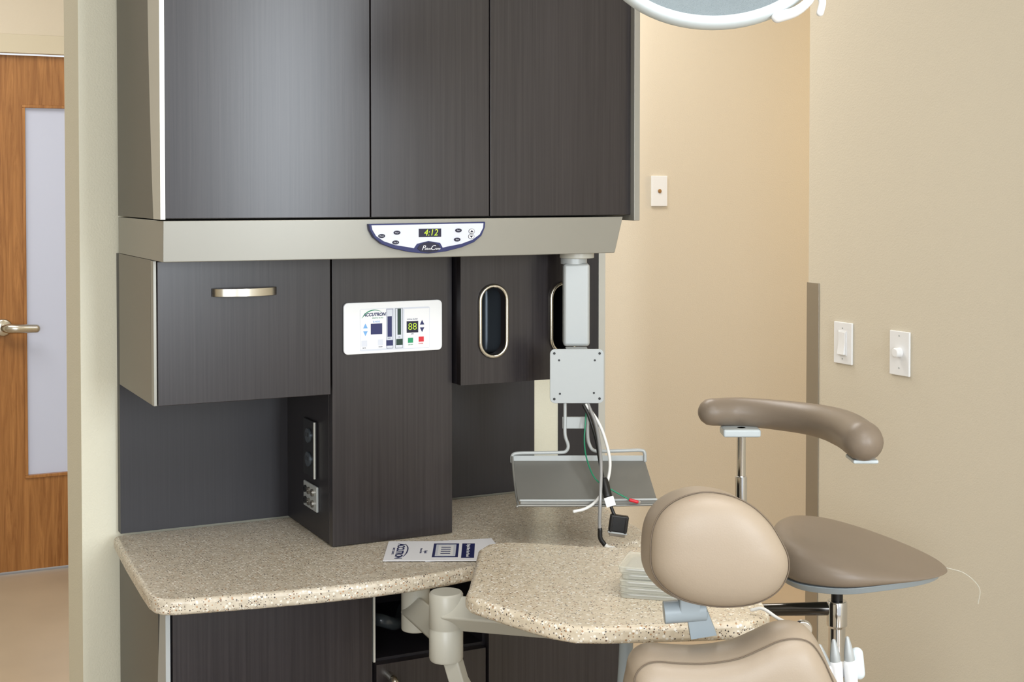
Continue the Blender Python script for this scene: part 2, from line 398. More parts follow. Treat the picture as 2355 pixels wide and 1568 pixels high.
def tri(px,py,u,m):
    x,z=px_(px),pz_(py,px); prism('arrow_button',[(x-.0046,z-.0044*u),(x+.0046,z-.0044*u),(x,z+.0048*u)],fy-.0008,fy,m,cp,axis='y',bevel=0)
tri(836,747,1,M_LBLUE); tri(836,763,-1,M_LBLUE); tri(966,741,1,M_NAVY); tri(966,757,-1,M_NAVY)
text('panel_lettering','ACCUTRON',.0088,tf(px_(856),fy-.0008,pz_(723,856)),M_NAVY,cp,shear=.3,bold=.0003,sx=.92)
tube('logo_swoosh',[(px_(828),fy-.0008,pz_(730,828)),(px_(840),fy-.0008,pz_(718,840)),(px_(856),fy-.0008,pz_(713,856)),(px_(872),fy-.0008,pz_(716,872))],[.0003,.0009,.0008,.0002],M_GREEN,cp)
text('panel_lettering','DIGITAL ULTRA',.0032,tf(px_(864),fy-.0008,pz_(730,864)),M_GREEN,cp)
text('panel_lettering','% N2O',.0048,tf(px_(861),fy-.0008,pz_(738,861)),M_LBLUE,cp)
text('panel_lettering','TOTAL FLOW',.0036,tf(px_(943),fy-.0008,pz_(734,943)),M_NAVY,cp)
text('panel_lettering','LPM',.0032,tf(px_(943),fy-.0008,pz_(766,943)),M_NAVY,cp)
text('display_digits','88',.019,tf(px_(943.5),fy-.001,pz_(750.5,943)),M_LCD,cp,bold=-.0004)
text('panel_lettering','N2O',.003,tf(px_(890),fy-.0008,pz_(774,890)),M_NAVY,cp)
text('panel_lettering','O2',.003,tf(px_(913),fy-.0008,pz_(772,913)),M_NAVY,cp)
text('panel_lettering','MUTE',.0028,tf(px_(833),fy-.0008,pz_(794,833)),M_NAVY,cp)
text('panel_lettering','FLUSH',.0028,tf(px_(870),fy-.0008,pz_(792,870)),M_NAVY,cp)
text('panel_lettering','ON OFF',.0028,tf(px_(939),fy-.0008,pz_(789,939)),M_GREEN,cp)
text('panel_lettering','POWER',.0028,tf(px_(963),fy-.0008,pz_(787,963)),M_RED,cp)
ou=box('power_outlet',(.8615,.867,2.595,2.666,.955,1.066),M_BLK2,tw,bevel=.001); ou['label']='black duplex power outlet with steel plate edge'
box('outlet_edge',(.8590,.8625,2.5915,2.596,.955,1.066),M_EDGE,ou,bevel=.0005)
for z in (1.035,.988):
    rr=prism('socket',[(2.6305+.016*math.cos(a)*1.0,z+.0145*math.sin(a)) for a in [2*math.pi*k/20 for k in range(20)]],.858,.862,M_INS,ou,axis='x',bevel=.0006)
    for dy in (-.006,.006): box('socket_slot',(.8572,.8585,2.6305+dy-.001,2.6305+dy+.001,z-.002,z+.006),M_BLACK,rr,bevel=0)
gp=box('gas_connector_plate',(.862,.867,2.586,2.668,.890,.940),M_ALU,tw,bevel=.002); gp['label']='steel plate with quick-connect sockets'
for y in (2.607,2.630,2.652):
    for z in (.904,.926):
        lathe('connector_socket',(.862,y,z),[(.007,0),(.007,-.004),(.0045,-.004),(.0045,-.001)],M_STEEL if y<2.64 else M_BLK2,gp,seg=16,axis='x',bevel=0)
dc=thing('glove_dispenser_cabinet','dark laminate cabinet with two metal-rimmed oval dispenser openings','cabinet',(1.26,2.63,1.137))
boxes('cabinet_body',[(1.120,1.135,2.496,2.7865,1.137,1.3945),(1.385,1.400,2.496,2.7865,1.137,1.3945),(1.135,1.385,2.496,2.7865,1.137,1.150),(1.135,1.385,2.496,2.7865,1.381,1.3945),(1.135,1.385,2.60,2.7865,1.15,1.381)],M_LAM2,dc,bevel=0)
p1=pill(1.190,1.260,.054,.134); p2=pill(1.348,1.260,.054,.134)
fp=plate_holes('front_panel',[(1.120,1.137),(1.400,1.137),(1.400,1.3935),(1.120,1.3935)],[p1,p2],2.475,2.495,M_LAM,dc)
for cx in (1.190,1.348):
    t=tube('oval_rim',[(x,2.472,z) for x,z in pill(cx,1.260,.058,.140,6)],.0038,M_NICK,fp,smoothn=1,closed=True,seg=10); t['label']='satin nickel oval rim'
box('dispenser_insert',(1.205,1.36,2.55,2.59,1.185,1.37),M_INS,dc,bevel=.01)

ct=[(.512,2.786),(.500,2.60),(.491,2.42),(.489,2.355),(.492,2.330),(.502,2.313),(.520,2.303),(.560,2.294),(.66,2.275),(.76,2.260),(.85,2.252),(.93,2.252),(1.0,2.258),(1.06,2.270),(1.15,2.285),(1.28,2.288),(1.38,2.290),(1.425,2.300),(1.455,2.325),(1.473,2.375),(1.50,2.55),(1.52,2.786)]
ctop=prism('worktop',ct,.812,.840,M_STONE,bevel=.009,seg=4,angle=40)
ctop['label']='speckled beige stone worktop with rounded edge on the base cabinet'; ctop['category']='worktop'

bc=thing('base_cabinet','dark laminate base cabinet with open compartment and drawer','cabinet',(.97,2.57,0))
boxes('cabinet_body',[(.528,.895,2.382,2.786,.0,.811),(1.122,1.418,2.382,2.786,.0,.811),(.895,1.122,2.382,2.786,0,.66),(.895,1.122,2.70,2.786,.66,.811)],M_LAM2,bc,bevel=0)
box('side_panel',(.524,.528,2.44,2.786,0,.811),M_PEW,bc,bevel=0)
prism('side_edge_strip',[(2.364,.811),(2.364,0),(2.455,0)]+[(2.455-.05*(max(0,(z-.2)/.61))**2.2,z) for z in (.1,.2,.3,.4,.5,.6,.7,.811)],.520,.5278,M_ALU,bc,axis='x',bevel=0)['label']='pale satin curved edge'
box('door',(.531,.892,2.361,2.381,.08,.800),M_LAM,bc)
box('door',(1.126,1.418,2.361,2.381,.08,.800),M_LAM,bc)
box('edge_strip',(.8945,.8985,2.362,2.381,.66,.811),M_EDGE,bc,bevel=.0005)
dw=box('drawer',(.900,1.120,2.361,2.381,.40,.655),M_LAM,bc)
tube('handle',[(.925,2.361,.632),(.925,2.335,.628),(.925,2.328,.60),(.925,2.328,.55),(.925,2.340,.515),(.925,2.361,.51)],.008,M_NICK,dw)['label']='curved nickel bar handle'

hz=tube('suction_hose',[(1.05,2.60,.675),(1.00,2.50,.685),(.965,2.44,.70),(.93,2.43,.715),(.915,2.50,.70),(.912,2.60,.677)],.012,M_HOSE,smoothn=8)
hz['label']='smoky flexible suction hose coiled in the open compartment'; hz['category']='hose'

# ------------------------------------------------------------------ bracket table
bt=thing('bracket_table','pale speckled stone instrument table on a putty swing arm','instrument table',(1.1,2.0,.70))
tt=[(1.075,2.262),(1.045,2.235),(.935,2.035),(.912,1.998),(.908,1.975),(.914,1.950),(.945,1.850),(.962,1.805),(.985,1.772),(1.02,1.752),(1.10,1.720),(1.18,1.690),(1.225,1.678),(1.258,1.682),(1.285,1.705),(1.31,1.755),(1.36,1.86),(1.395,1.97),(1.395,2.05),(1.37,2.10),(1.33,2.115),(1.25,2.155),(1.16,2.23),(1.115,2.262)]
prism('tabletop',tt,.853,.880,M_STONE2,bt,bevel=.009,seg=4,angle=60)['label']='pale speckled stone tabletop'
bm=bmesh.new(); lathe_bm(bm,(.930,2.115,0),[(.0265,.735),(.0285,.740),(.0285,.787),(.0272,.789),(.0272,.791),(.0285,.793),(.0285,.846),(.026,.850)])
finish(bm,'post',M_PUT,bt,bevel=.0015)
lathe('mount_post',(.962,2.325,0),[(.026,.722),(.026,.811)],M_PUT,bt,bevel=.003)
bm=bmesh.new(); sweep_bm(bm,[(.962,2.325,.757),(.930,2.115,.775)],[.030,.030],seg=4,cap='flat'); finish(bm,'swing_arm',M_PUT,bt,bevel=.004)
bm=bmesh.new(); sweep_bm(bm,[(.930,2.115,.815),(1.12,1.92,.822)],[.031,.031],seg=4,cap='flat'); finish(bm,'swing_arm',M_PUT,bt,bevel=.004)
lathe('pivot_pad',(1.115,1.925,0),[(.045,.822),(.05,.853)],M_GREYBL,bt)
lathe('pivot_pad',W(.178,2.16,0),[(.030,.838),(.032,.853)],M_GREYBL,bt)
p=W(.178,2.16,0); tube('support_post',[(p.x,p.y,.84),(p.x,p.y,.80),(p.x-.01,p.y,.60),(p.x-.02,p.y,.02),(p.x-.02,p.y,.0)],.011,M_GREYBL,bt,cap='flat')
bm=bmesh.new(); sweep_bm(bm,[(.937,2.108,.742),(.947,2.10,.70),(.968,2.09,.66)],[.019,.019,.018],seg=4,cap='flat'); finish(bm,'bracket',M_PUT,bt,bevel=.003)
lathe('bracket_screw',(.958,2.076,.690),[(.006,0),(.006,-.003)],M_STEEL,bt,seg=12,axis='y')
GR='clear cases stacked on the table'
base=thing('plastic_case','clear plastic instrument case in a stack on the stone table','case',W(.235,2.20,.8805),-YAW-.25,True,GR)
def rb(nme,x,y,z0,z1,m,par): return prism(nme,rrect(-x,x,-y,y,.008,4),z0,z1,m,par,bevel=.0010)
case_parts=[rb('case_body',.057,.046,0,.0066,M_CLEAR,base),rb('case_lid',.058,.047,.0068,.0097,M_CLEAR,base),rb('case_tray_insert',.048,.038,.0022,.0050,M_PAPER,base)]
for i in range(1,5):
    e=base.obj.copy(); e.location=base.obj.location+Vector((random.uniform(-.003,.003),random.uniform(-.003,.003),.0099*i)); e.rotation_euler[2]+=random.uniform(-.06,.06)
    COL.objects.link(e)
    for c in case_parts:
        q=c.copy(); q.parent=e; COL.objects.link(q)

# ------------------------------------------------------------------ brochures
A=Vector((.915,2.367)); U=Vector((.155,-.075)).normalized()
def brochure(A,U,z,label,wd=.172,hg=.141):
    ang=math.atan2(U.y,U.x)
    t=thing('brochure',label,'brochure',(A.x,A.y,z),ang,True)
    return t,box('cover',(0,wd,0,hg,0,.0012),M_PAPER,t,bevel=0)
b2,_=brochure(Vector((.985,2.335)),Vector((.150,-.040)).normalized(),.8403,'plain white folded sheet under a brochure on the worktop',.150,.140)
b1,cv=brochure(A,U,.8418,'white product brochure with navy blocks and logo on the worktop')
def bq(n,x0,x1,y0,y1,m,o=.0002): return box(n,(x0,x1,y0,y1,.0012,.0012+o),m,cv,bevel=0)
bq('printed_photo',.088,.136,.022,.122,M_NAVY); bq('printed_photo',.093,.131,.030,.114,M_PGREY,.0003); bq('printed_photo',.098,.126,.036,.108,M_WHITE,.0004)
for k in range(4): bq('printed_photo',.103,.121,.045+k*.015,.051+k*.015,M_NAVY,.0005)
bq('title_block',.142,.166,.018,.122,M_NAVY)
def bt_(n,s,size,x,y,m,bold=0): 
    return text(n,s,size,Matrix.Translation((x,y,.0016))@Matrix.Rotation(-math.pi/2,4,'Z'),m,cv,ext=.0001,bold=bold)
bt_('title_lettering','Digital Ultra: User Manual',.0088,.154,.070,M_WHITE)
bt_('logo_lettering','ACCUTRON',.019,.026,.066,M_NAVY,.0006)
bt_('logo_lettering','SAFETY. QUALITY.',.006,.014,.066,M_NAVY)
bt_('small_lettering','Digital',.008,.075,.060,M_NAVY); bt_('small_lettering','Nitrous Oxide',.006,.066,.068,M_NAVY)
tube('logo_swoosh',[(.034,.118,.0016),(.040,.09,.0016),(.040,.055,.0016),(.035,.025,.0016)],[.0004,.0012,.0012,.0004],M_NAVY,cv,seg=6)

# ------------------------------------------------------------------ monitor arm (facing diagonal)
kk=.000845
ma=thing('monitor_arm','grey monitor arm with empty mounting plate and keyboard tray','monitor arm',W(.1285,2.70,1.39),-YAW,True)
def mx(p): return (p-1328)*kk
def mz(p): return -.0005-(p-590)*kk*1.0
lathe('pivot',(0,.062,0),[(.034,-.006),(.034,.0045)],M_PUT,ma); lathe('pivot',(-.006,.062,0),[(.026,-.018),(.026,-.006)],M_ALU,ma)
box('arm',(mx(1295),mx(1357),.035,.085,mz(802),mz(608)),M_ALU,ma,bevel=.007,seg=3)
prism('mounting_plate',rrect(mx(1263),mx(1387),mz(927),mz(802),.010),-.003,.002,M_ALU,ma,axis='y',bevel=.0008)
box('plate_bracket',(mx(1300),mx(1350),.002,.036,mz(900),mz(802)),M_ALU,ma)
box('cable_clip',(mx(1292),mx(1345),.004,.012,mz(987),mz(960)),M_ALU,ma)
for x,z,r in ((1284,828,2.4),(1366,828,2.4),(1286,905,2.4),(1364,903,2.4),(1273,812,3),(1377,812,3),(1273,917,3),(1377,916,3)):
    lathe('screw_hole',(mx(x),-.0038,mz(z)),[(r*kk,0),(r*kk,.001)],M_BLACK,ma,seg=12,axis='y',bevel=0)
def P3(l): return [(mx(a),y,mz(b)) for a,b,y in l]
tube('tray_hanger',P3([(1298,925,.006),(1298,960,.004),(1298,1000,.0),(1305,1025,0),(1300,1038,0),(1285,1041,0),(1230,1042,0),(1188,1043,0),(1177,1048,0),(1176,1062,0)]),.0034,M_ALU,ma)
tube('tray_hanger',P3([(1350,925,.006),(1350,960,.004),(1350,1005,.0),(1355,1025,0),(1364,1036,0),(1385,1038,0),(1430,1037,0),(1472,1036,0),(1481,1042,0),(1482,1060,0)]),.0034,M_ALU,ma)
def quadslab(name,c,th,m,par):
    bm=bmesh.new(); a=[Vector(p) for p in c]; n=(a[1]-a[0]).cross(a[3]-a[0]).normalized()*th
    lo=[bm.verts.new(p) for p in a]; hi=[bm.verts.new(p+n) for p in a]
    bm.faces.new(lo); bm.faces.new(hi[::-1])
    for i in range(4): bm.faces.new((lo[i],lo[(i+1)%4],hi[(i+1)%4],hi[i]))
    return finish(bm,name,m,par,bevel=.0006)
yb,yf=0.0,-.090
xb0,xb1=mx(1176),mx(1482); kf=2.61/2.70
def mxf(p): return (p-1178)*kk*kf+mx(1178)+0.0
zf0=1.52-.2262*2.61-1.39; zb=1.52-.1955*2.70-1.39
kt=quadslab('keyboard_tray',[(xb0,yb,zb),(xb1,yb,zb),(mxf(1510),yf,zf0+.006),(mxf(1190),yf,zf0+.004)],.0015,M_TRAY,ma); kt['label']='grey sheet-metal keyboard tray'
quadslab('tray_lip',[(xb0,yb+.001,zb+.010),(xb1,yb+.001,zb+.010),(xb1,yb+.001,zb-.002),(xb0,yb+.001,zb-.002)],.0015,M_ALU,kt)
tube('tray_rail',[(xb0,yb,zb+.01),(mxf(1181),yf*.45,zb-.028),(mxf(1190),yf,zf0-.002),(mxf(1200),yf-.003,zf0-.004),(mxf(1350),yf-.003,zf0-.004),(mxf(1505),yf-.003,zf0-.002),(mxf(1511),yf,zf0+.002)],.0022,M_TRAY,kt)
tube('tray_rail',[(mxf(1195),yf-.003,zf0+.006),(mxf(1350),yf-.003,zf0+.006),(mxf(1508),yf-.003,zf0+.008)],.0022,M_ALU,kt)
quadslab('tray_lip',[(mxf(1195),yf-.001,zf0+.006),(mxf(1509),yf-.001,zf0+.007),(mxf(1509),yf-.001,zf0-.004),(mxf(1195),yf-.001,zf0-.005)],.001,M_TRAY,kt)
R0=W(.1285,2.70,1.39)
def cable(name,label,l,r,m,sm=8):
    t=thing(name,label,'cable',R0,-YAW,True)
    return t,tube('cord',P3(l),r,m,t,smoothn=sm,seg=10)
c1,_=cable('video_cable','black video cable with D-shaped connector over the keyboard tray',[(1340,930,-.010),(1352,955,-.018),(1366,1000,-.034),(1374,1050,-.064),(1380,1085,-.088),(1388,1115,-.108),(1398,1145,-.111),(1405,1160,-.111)],[.0032]*8,M_BLACK)
tube('cable_core',P3([(1381,1085,-.090),(1387,1112,-.106)]),.0085,M_BLACK,c1,smoothn=1)
a=math.radians(8)
def plugpart(nme,d,m,par,bev):
    bm=bmesh.new(); addbox(bm,*d); bmesh.ops.rotate(bm,verts=bm.verts,cent=(0,0,0),matrix=Matrix.Rotation(a,3,'Y')); bmesh.ops.translate(bm,verts=bm.verts,vec=(mx(1411),-.111,mz(1176)))
    return finish(bm,nme,m,par,bevel=bev)
pl=plugpart('connector_plug',(-.0175,.0175,-.007,.007,-.014,.018),M_BLACK,c1,.003)
plugpart('plug_shell',(-.015,.015,-.0055,.0055,-.022,-.014),M_STEEL,pl,.001)
plugpart('plug_flange',(-.0178,.0178,-.0068,.0068,-.0165,-.0135),M_ALU,pl,.0005)
for xx in (-.0135,.0135): plugpart('thumb_screw',(xx-.002,xx+.002,-.009,-.006,-.014,.016),M_BLK2,pl,.001)
bm=bmesh.new(); addbox(bm,-.009,.009,-.0105,-.0095,-.009,.009); bmesh.ops.rotate(bm,verts=bm.verts,cent=(0,0,0),matrix=Matrix.Rotation(-.3,3,'Y')); bmesh.ops.translate(bm,verts=bm.verts,vec=(mx(1392),-.105,mz(1124))); finish(bm,'cable_tag',M_WHITE,c1)
cable('power_cable','white cable looping down onto the keyboard tray',[(1346,930,-.008),(1372,965,-.024),(1388,1005,-.042),(1396,1050,-.066),(1386,1090,-.094),(1364,1125,-.10),(1340,1143,-.100),(1314,1150,-.100)],.0030,M_CABW)
c3,_=cable('coaxial_cable','grey braided cable with white bent tip hanging from the arm',[(1351,930,-.008),(1368,975,-.034),(1374,1040,-.084),(1371,1110,-.114),(1369,1170,-.116),(1371,1195,-.116)],.0034,M_CABG)
tube('cable_sleeve',P3([(1370,1185,-.116),(1371,1205,-.116),(1380,1219,-.116)]),.0044,M_BLACK,c3)
tube('cable_tip',P3([(1380,1219,-.116),(1388,1225,-.116),(1401,1228,-.116)]),.0042,M_CABW,c3)
c4,_=cable('ground_wire','thin green ground wire with red crimp terminal on the tray',[(1347,932,-.008),(1344,970,-.014),(1341,1010,-.022),(1345,1045,-.052),(1362,1080,-.092),(1400,1103,-.102),(1438,1124,-.102)],.0014,M_CABGR)
tube('crimp_terminal',P3([(1438,1124,-.102),(1453,1128,-.102)]),.0032,M_RED,c4,smoothn=1)
lathe('ring_lug',(mx(1458),-.102,mz(1129)),[(.003,-.0005),(.003,.0005)],M_STEEL,c4,seg=14,axis='y')

# ------------------------------------------------------------------ dental chair
k2=.000571
HR=W(.2658,1.82,1.049)
dch=thing('dental_chair','taupe vinyl dental chair with cushioned headrest and backrest','dental chair',(HR.x,HR.y,0),-YAW,True)
def hp_(l,cx,cy,k,z0): return [((a-cx)*k,z0-(b-cy)*k) for a,b in l]
ol=hp_([(1600,1125),(1545,1139),(1504,1168),(1482,1210),(1476,1262),(1480,1310),(1505,1348),(1550,1378),(1610,1394),(1670,1397),(1730,1387),(1776,1360),(1800,1320),(1801,1280),(1784,1240),(1755,1195),(1712,1156),(1660,1132)],1643,1260,k2,1.049)
prof=[(.25,-.060,.006,.010),(.60,-.057,.006,.010),(.82,-.050,.006,.009),(.92,-.040,.005,.008),(.955,-.032,.004,.007),(.985,-.012,.002,.002),(1.0,.01,0,0),(.99,.03,0,0),(.93,.045,0,0),(.75,.055,0,0),(.4,.058,0,0)]
hr,O=pillow('headrest',ol,prof,M_TAUPE2,dch,n=5,org=(0,1.049))
tube('seam',[((x)*.960+.0042,-.0325,1.049+(z-1.049)*.960+.007) for x,z in O],.0009,M_SEAM,hr,smoothn=1,closed=True,seg=6)
def cyl_pts(nm_,l,r,m,par,cap='flat',seg=20): 
    bm=bmesh.new(); sweep_bm(bm,l,[r]*len(l),seg=seg,cap=cap); return finish(bm,nm_,m,par,bevel=.0012)
def hq(a,b,y): return ((a-1643)*.000585,y,1.049-(b-1260)*.000585)
hb=cyl_pts('headrest_bracket',[hq(1536,1424,.035),hq(1632,1416,.035)],.0150,M_GREYBL,dch); hb['label']='grey-blue headrest bracket'
box('bracket_stem',(hq(1570,0,0)[0],hq(1618,0,0)[0],.02,.05,hq(0,1425,0)[2],hq(0,1380,0)[2]),M_GREYBL,hb,bevel=.003)
quadslab('bracket_link',[hq(1588,1425,.030),hq(1636,1420,.030),hq(1660,1480,.040),hq(1600,1490,.040)],.018,M_GREYBL,hb)
k3=.000584
bo=hp_([(1447,1530),(1453,1503),(1470,1483),(1500,1473),(1560,1477),(1620,1477),(1690,1466),(1745,1443),(1785,1425),(1825,1419),(1860,1430),(1888,1468),(1913,1522),(1945,1590),(1965,1700),(1965,1900),(1950,2150),(1900,2260),(1690,2290),(1500,2260),(1440,2150),(1425,1900),(1428,1700),(1438,1580)],1643,1568,k3,.858)
pf=[(.3,-.030,0,0),(.75,-.034,0,0),(.90,-.030,.002,.0),(.955,-.018,.002,0),(.985,.0,0,0),(1,.02,0,0),(.985,.05,0,0),(.94,.068,0,0),(.7,.075,0,0),(.3,.076,0,0)]
cx0=(1690-1643)*k3
br,O2=pillow('backrest',bo,pf,M_TAUPE2,dch,n=5,org=(cx0,.66))
tube('seam',[(cx0+(x-cx0)*.962+.0015,-.0155,.66+(z-.66)*.962) for x,z in O2],.0009,M_SEAM,br,smoothn=1,closed=True,seg=6)
so=[(-.22,-.62),(-.25,-.3),(-.24,.0),(-.1,.08),(.16,.08),(.29,.0),(.30,-.3),(.27,-.62),(.02,-.70)]
bm=bmesh.new(); O3=[(v.x,v.y) for v in catmull([(p[0],p[1],0) for p in so],5,True)]; rings=[]
for s,z in ((.9,.38),(1,.41),(1,.45),(.93,.48),(.6,.485)): rings.append([bm.verts.new((x*s,(y+.3)*s-.3,z)) for x,y in O3])
for i in range(4):
    for j in range(len(O3)): bm.faces.new((rings[i][j],rings[i][(j+1)%len(O3)],rings[i+1][(j+1)%len(O3)],rings[i+1][j]))
bm.faces.new(rings[0][::-1]); bm.faces.new(rings[-1]); finish(bm,'seat',M_TAUPE,dch,smooth=True)
boxes('chair_base',[(-.12,.16,-.45,-.1,.05,.385),(-.2,.24,-.6,.05,0,.05)],M_GREYBL,dch,bevel=.02)

ih=thing('instrument_holder','white instrument holder with handpieces beside the dental chair','instrument holder',W(.457,1.98,0),-YAW,True)
def iq(a,b,y=0): return ((a-1930)*.00062,y,1.52-.3370*1.98-(b-1510)*.00062)
box('holder_bar',(iq(1893,0)[0],iq(2002,0)[0],-.01,.02,iq(0,1558)[2],iq(0,1532)[2]),M_WHITE,ih,bevel=.005)
cyl_pts('holder_post',[iq(1940,1550,.01),(iq(1940,1550)[0],.01,0)],.012,M_GREYBL,ih)
lathe('holder_foot',(iq(1940,1550)[0],.01,0),[(.09,0),(.09,.01),(.02,.02)],M_GREYBL,ih)
for (a0,b0,a1,b1) in ((1961,1462,1972,1560),(1930,1468,1938,1560),(1898,1480,1925,1570)):
    hpz=tube('handpiece',[iq(a0,b0,-.015),iq(a0+(a1-a0)*.2,b0+(b1-b0)*.2,-.015),iq(a0+(a1-a0)*.45,b0+(b1-b0)*.45,-.015),iq(a1,b1,-.015)],[.003,.0055,.0075,.008],M_ALU,ih)
    tube('handpiece_sleeve',[iq(a0+(a1-a0)*.6,b0+(b1-b0)*.6,-.015),iq(a1,b1+20,-.015)],.0095,M_WHITE,hpz,smoothn=1)
tube('cup_holder',[iq(1985,1500,-.01),iq(1990,1545,-.01)],.009,M_WBLUE,ih,smoothn=1)
rs=lathe('syringe_head',iq(1862,1446,-.005),[(.012,-.006),(.014,0),(.012,.006)],M_CHR,ih,axis='y'); 
tube('syringe_body',[iq(1862,1455,-.005),iq(1880,1490,-.005),iq(1905,1545,-.005)],[.006,.008,.009],M_WHITE,ih)
wc=tube('white_tubing',[tuple(W(.360,2.08,.908-.02)),tuple(W(.375,2.07,.893)),tuple(W(.395,2.05,.884)),tuple(W(.415,2.02,.882)),tuple(W(.425,1.99,.885))],.0026,M_CABW)
wc['label']='thin white tubing running from the table to the handpieces'; wc['category']='tubing'

# ------------------------------------------------------------------ assistant stool
st=thing('assistant_stool','taupe vinyl assistant stool with curved arm and chrome column','stool',W(.7706,3.1,0),-YAW,True)
so=[(-.190,-.02),(-.180,.08),(-.13,.155),(-.04,.185),(.05,.165),(.12,.11),(.165,.04),(.184,-.03),(.174,-.09),(.12,-.135),(.03,-.165),(-.07,-.18),(-.15,-.14),(-.183,-.08)]
OS=[(v.x,v.y) for v in catmull([(p[0],p[1],0) for p in so],5,True)]
def ztop(x,y):
    t=min(1,max(0,(x+.2)/.4)); s=t*t*(3-2*t)
    return .761-.062*s+ .018*y/.18
def zbot(x): return .668+.018*(x+.2)/.4
bm=bmesh.new(); rings=[]
for s,f_ in ((.30,0),(.80,0),(.95,.02),(1.0,.22),(1.0,.5),(.975,.75),(.90,.92),(.75,1.0),(.45,1.03),(.15,1.03)):
    rings.append([bm.verts.new((x*s,y*s,zbot(x*s)+(ztop(x*s,y*s)-zbot(x*s))*f_)) for x,y in OS])
for i in range(len(rings)-1):
    for j in range(len(OS)): bm.faces.new((rings[i][j],rings[i][(j+1)%len(OS)],rings[i+1][(j+1)%len(OS)],rings[i+1][j]))
for r_ in (rings[0],rings[-1]):
    c=bm.verts.new(sum((v.co for v in r_),Vector())/len(r_))
    for j in range(len(OS)): bm.faces.new((r_[j],r_[(j+1)%len(OS)],c))
finish(bm,'seat',M_TAUPE,st,smooth=True,subd=1)
bm=bmesh.new(); lo=[];hi=[]
for x,y in OS: lo.append(bm.verts.new((x*.90,y*.90,zbot(x)-.014))); hi.append(bm.verts.new((x*.955,y*.955,zbot(x)+.002)))
bm.faces.new(lo[::-1]); bm.faces.new(hi)
for j in range(len(OS)): bm.faces.new((lo[j],lo[(j+1)%len(OS)],hi[(j+1)%len(OS)],hi[j]))
finish(bm,'seat_pan',M_GREYBL,st,bevel=.002)
cxs=-.043
lathe('column',(cxs,0,0),[(.013,.655),(.013,.60)],M_BLACK,st)
lathe('column',(cxs,0,0),[(.021,.60),(.023,.595),(.023,.545),(.019,.540),(.019,.50),(.024,.40),(.026,.10)],M_CHR,st)
bm=bmesh.new()
for i in range(5):
    a=2*math.pi*i/5+.3; sweep_bm(bm,[(cxs,0,.12),(cxs+.26*math.cos(a),.26*math.sin(a),.07)],[.022,.014],cap='round')
finish(bm,'star_base',M_CHR,st,smooth=True)
for i in range(5):
    a=2*math.pi*i/5+.3; lathe('caster',(cxs+.26*math.cos(a),.26*math.sin(a),.028),[(.0275,-.012),(.0275,.012)],M_BLACK,st,axis='x',seg=20)
ax=.52-.7706; ay=.05
lathe('arm_rod',(ax,ay,0),[(.0103,.98),(.0103,.86)],M_CHR,st); lathe('arm_rod',(ax,ay,0),[(.013,.87),(.0135,.865),(.0135,.60),(.0135,.555)],M_CHR,st)
tube('arm_rod',[(ax,ay,.56),(ax+.03,ay,.563),(cxs-.05,.01,.578),(cxs,0,.582)],[.0135,.014,.015,.015],mat('dark_chrome',(90,88,86),.15,1.0),st)
box('arm_plate',(ax-.045,ax+.040,ay-.03,ay+.03,.962,.980),M_WBLUE,st,bevel=.005)
def al(l): return [(a-.7706,b-3.1,z) for a,b,z in l]
arm=tube('armrest',al([(.455,3.17,1.012),(.52,3.185,1.010),(.60,3.155,1.008),(.675,3.08,1.008),(.712,2.97,1.007),(.718,2.84,1.005)]),[.031,.033,.034,.036,.040,.041],M_TAUPE,st,smoothn=8,seg=24); arm['label']='curved padded taupe armrest'
box('arm_cap',(.718-.7706-.022,.718-.7706+.030,2.83-3.1,2.90-3.1,.960,.968),M_WBLUE,st,bevel=.003)
tg=tube('pull_tag',[(.183,-.06,.69),(.22,-.07,.68),(.25,-.075,.65),(.248,-.075,.615)],.0010,M_CLEAR,st,smoothn=6)

# ------------------------------------------------------------------ dental lamp
kl=.000592
LZ=1.843
dl=thing('dental_lamp','white oval dental operating lamp with grey reflector and handle','dental lamp',W(.274,1.9,LZ),-YAW,True)
def ringloft(name,rows,m,par):
    bm=bmesh.new(); rg=[]
    for a,b,y in rows: rg.append([bm.verts.new((p[0],y,p[1])) for p in ellipse(0,0,a,b,64)])
    for i in range(len(rg)-1):
        for j in range(64): bm.faces.new((rg[i][j],rg[i][(j+1)%64],rg[i+1][(j+1)%64],rg[i+1][j]))
    bm.faces.new(rg[-1]); 
    return finish(bm,name,m,par,smooth=True)
ringloft('lamp_housing',[(.136,.087,.004),(.138,.089,-.004),(.144,.095,-.007),(.151,.102,-.002),(.155,.106,.012),(.152,.103,.03),(.13,.085,.06),(.07,.05,.08),(.02,.015,.085)],M_WBLUE,dl)
ringloft('reflector',[(.137,.088,.003),(.10,.065,.012),(.05,.03,.016),(.01,.01,.017)],M_MESH,dl)
bm=bmesh.new(); lathe_bm(bm,(.040,-.004,.022),[(.040,.015),(.042,0),(.036,-.006)],axis='y'); finish(bm,'lamp_lens',M_GLOW,dl,bevel=.002)
def lq(a,b,y=0): return ((a-1645)*kl,y,-(b+110)*kl)
tube('handle',[lq(1790,42,-.002),lq(1830,30,-.006),lq(1860,5,-.01),lq(1868,-20,-.012),lq(1882,-12,-.012),lq(1889,10,-.012),lq(1884,34,-.012)],[.008,.007,.006,.006,.0055,.005,.005],M_WHITE,dl)
tube('lamp_arm',[(0,.08,0),(0,.14,.06),(.0,.16,.3),(0,.16,2.7-LZ)],.018,M_WBLUE,dl,cap='flat')

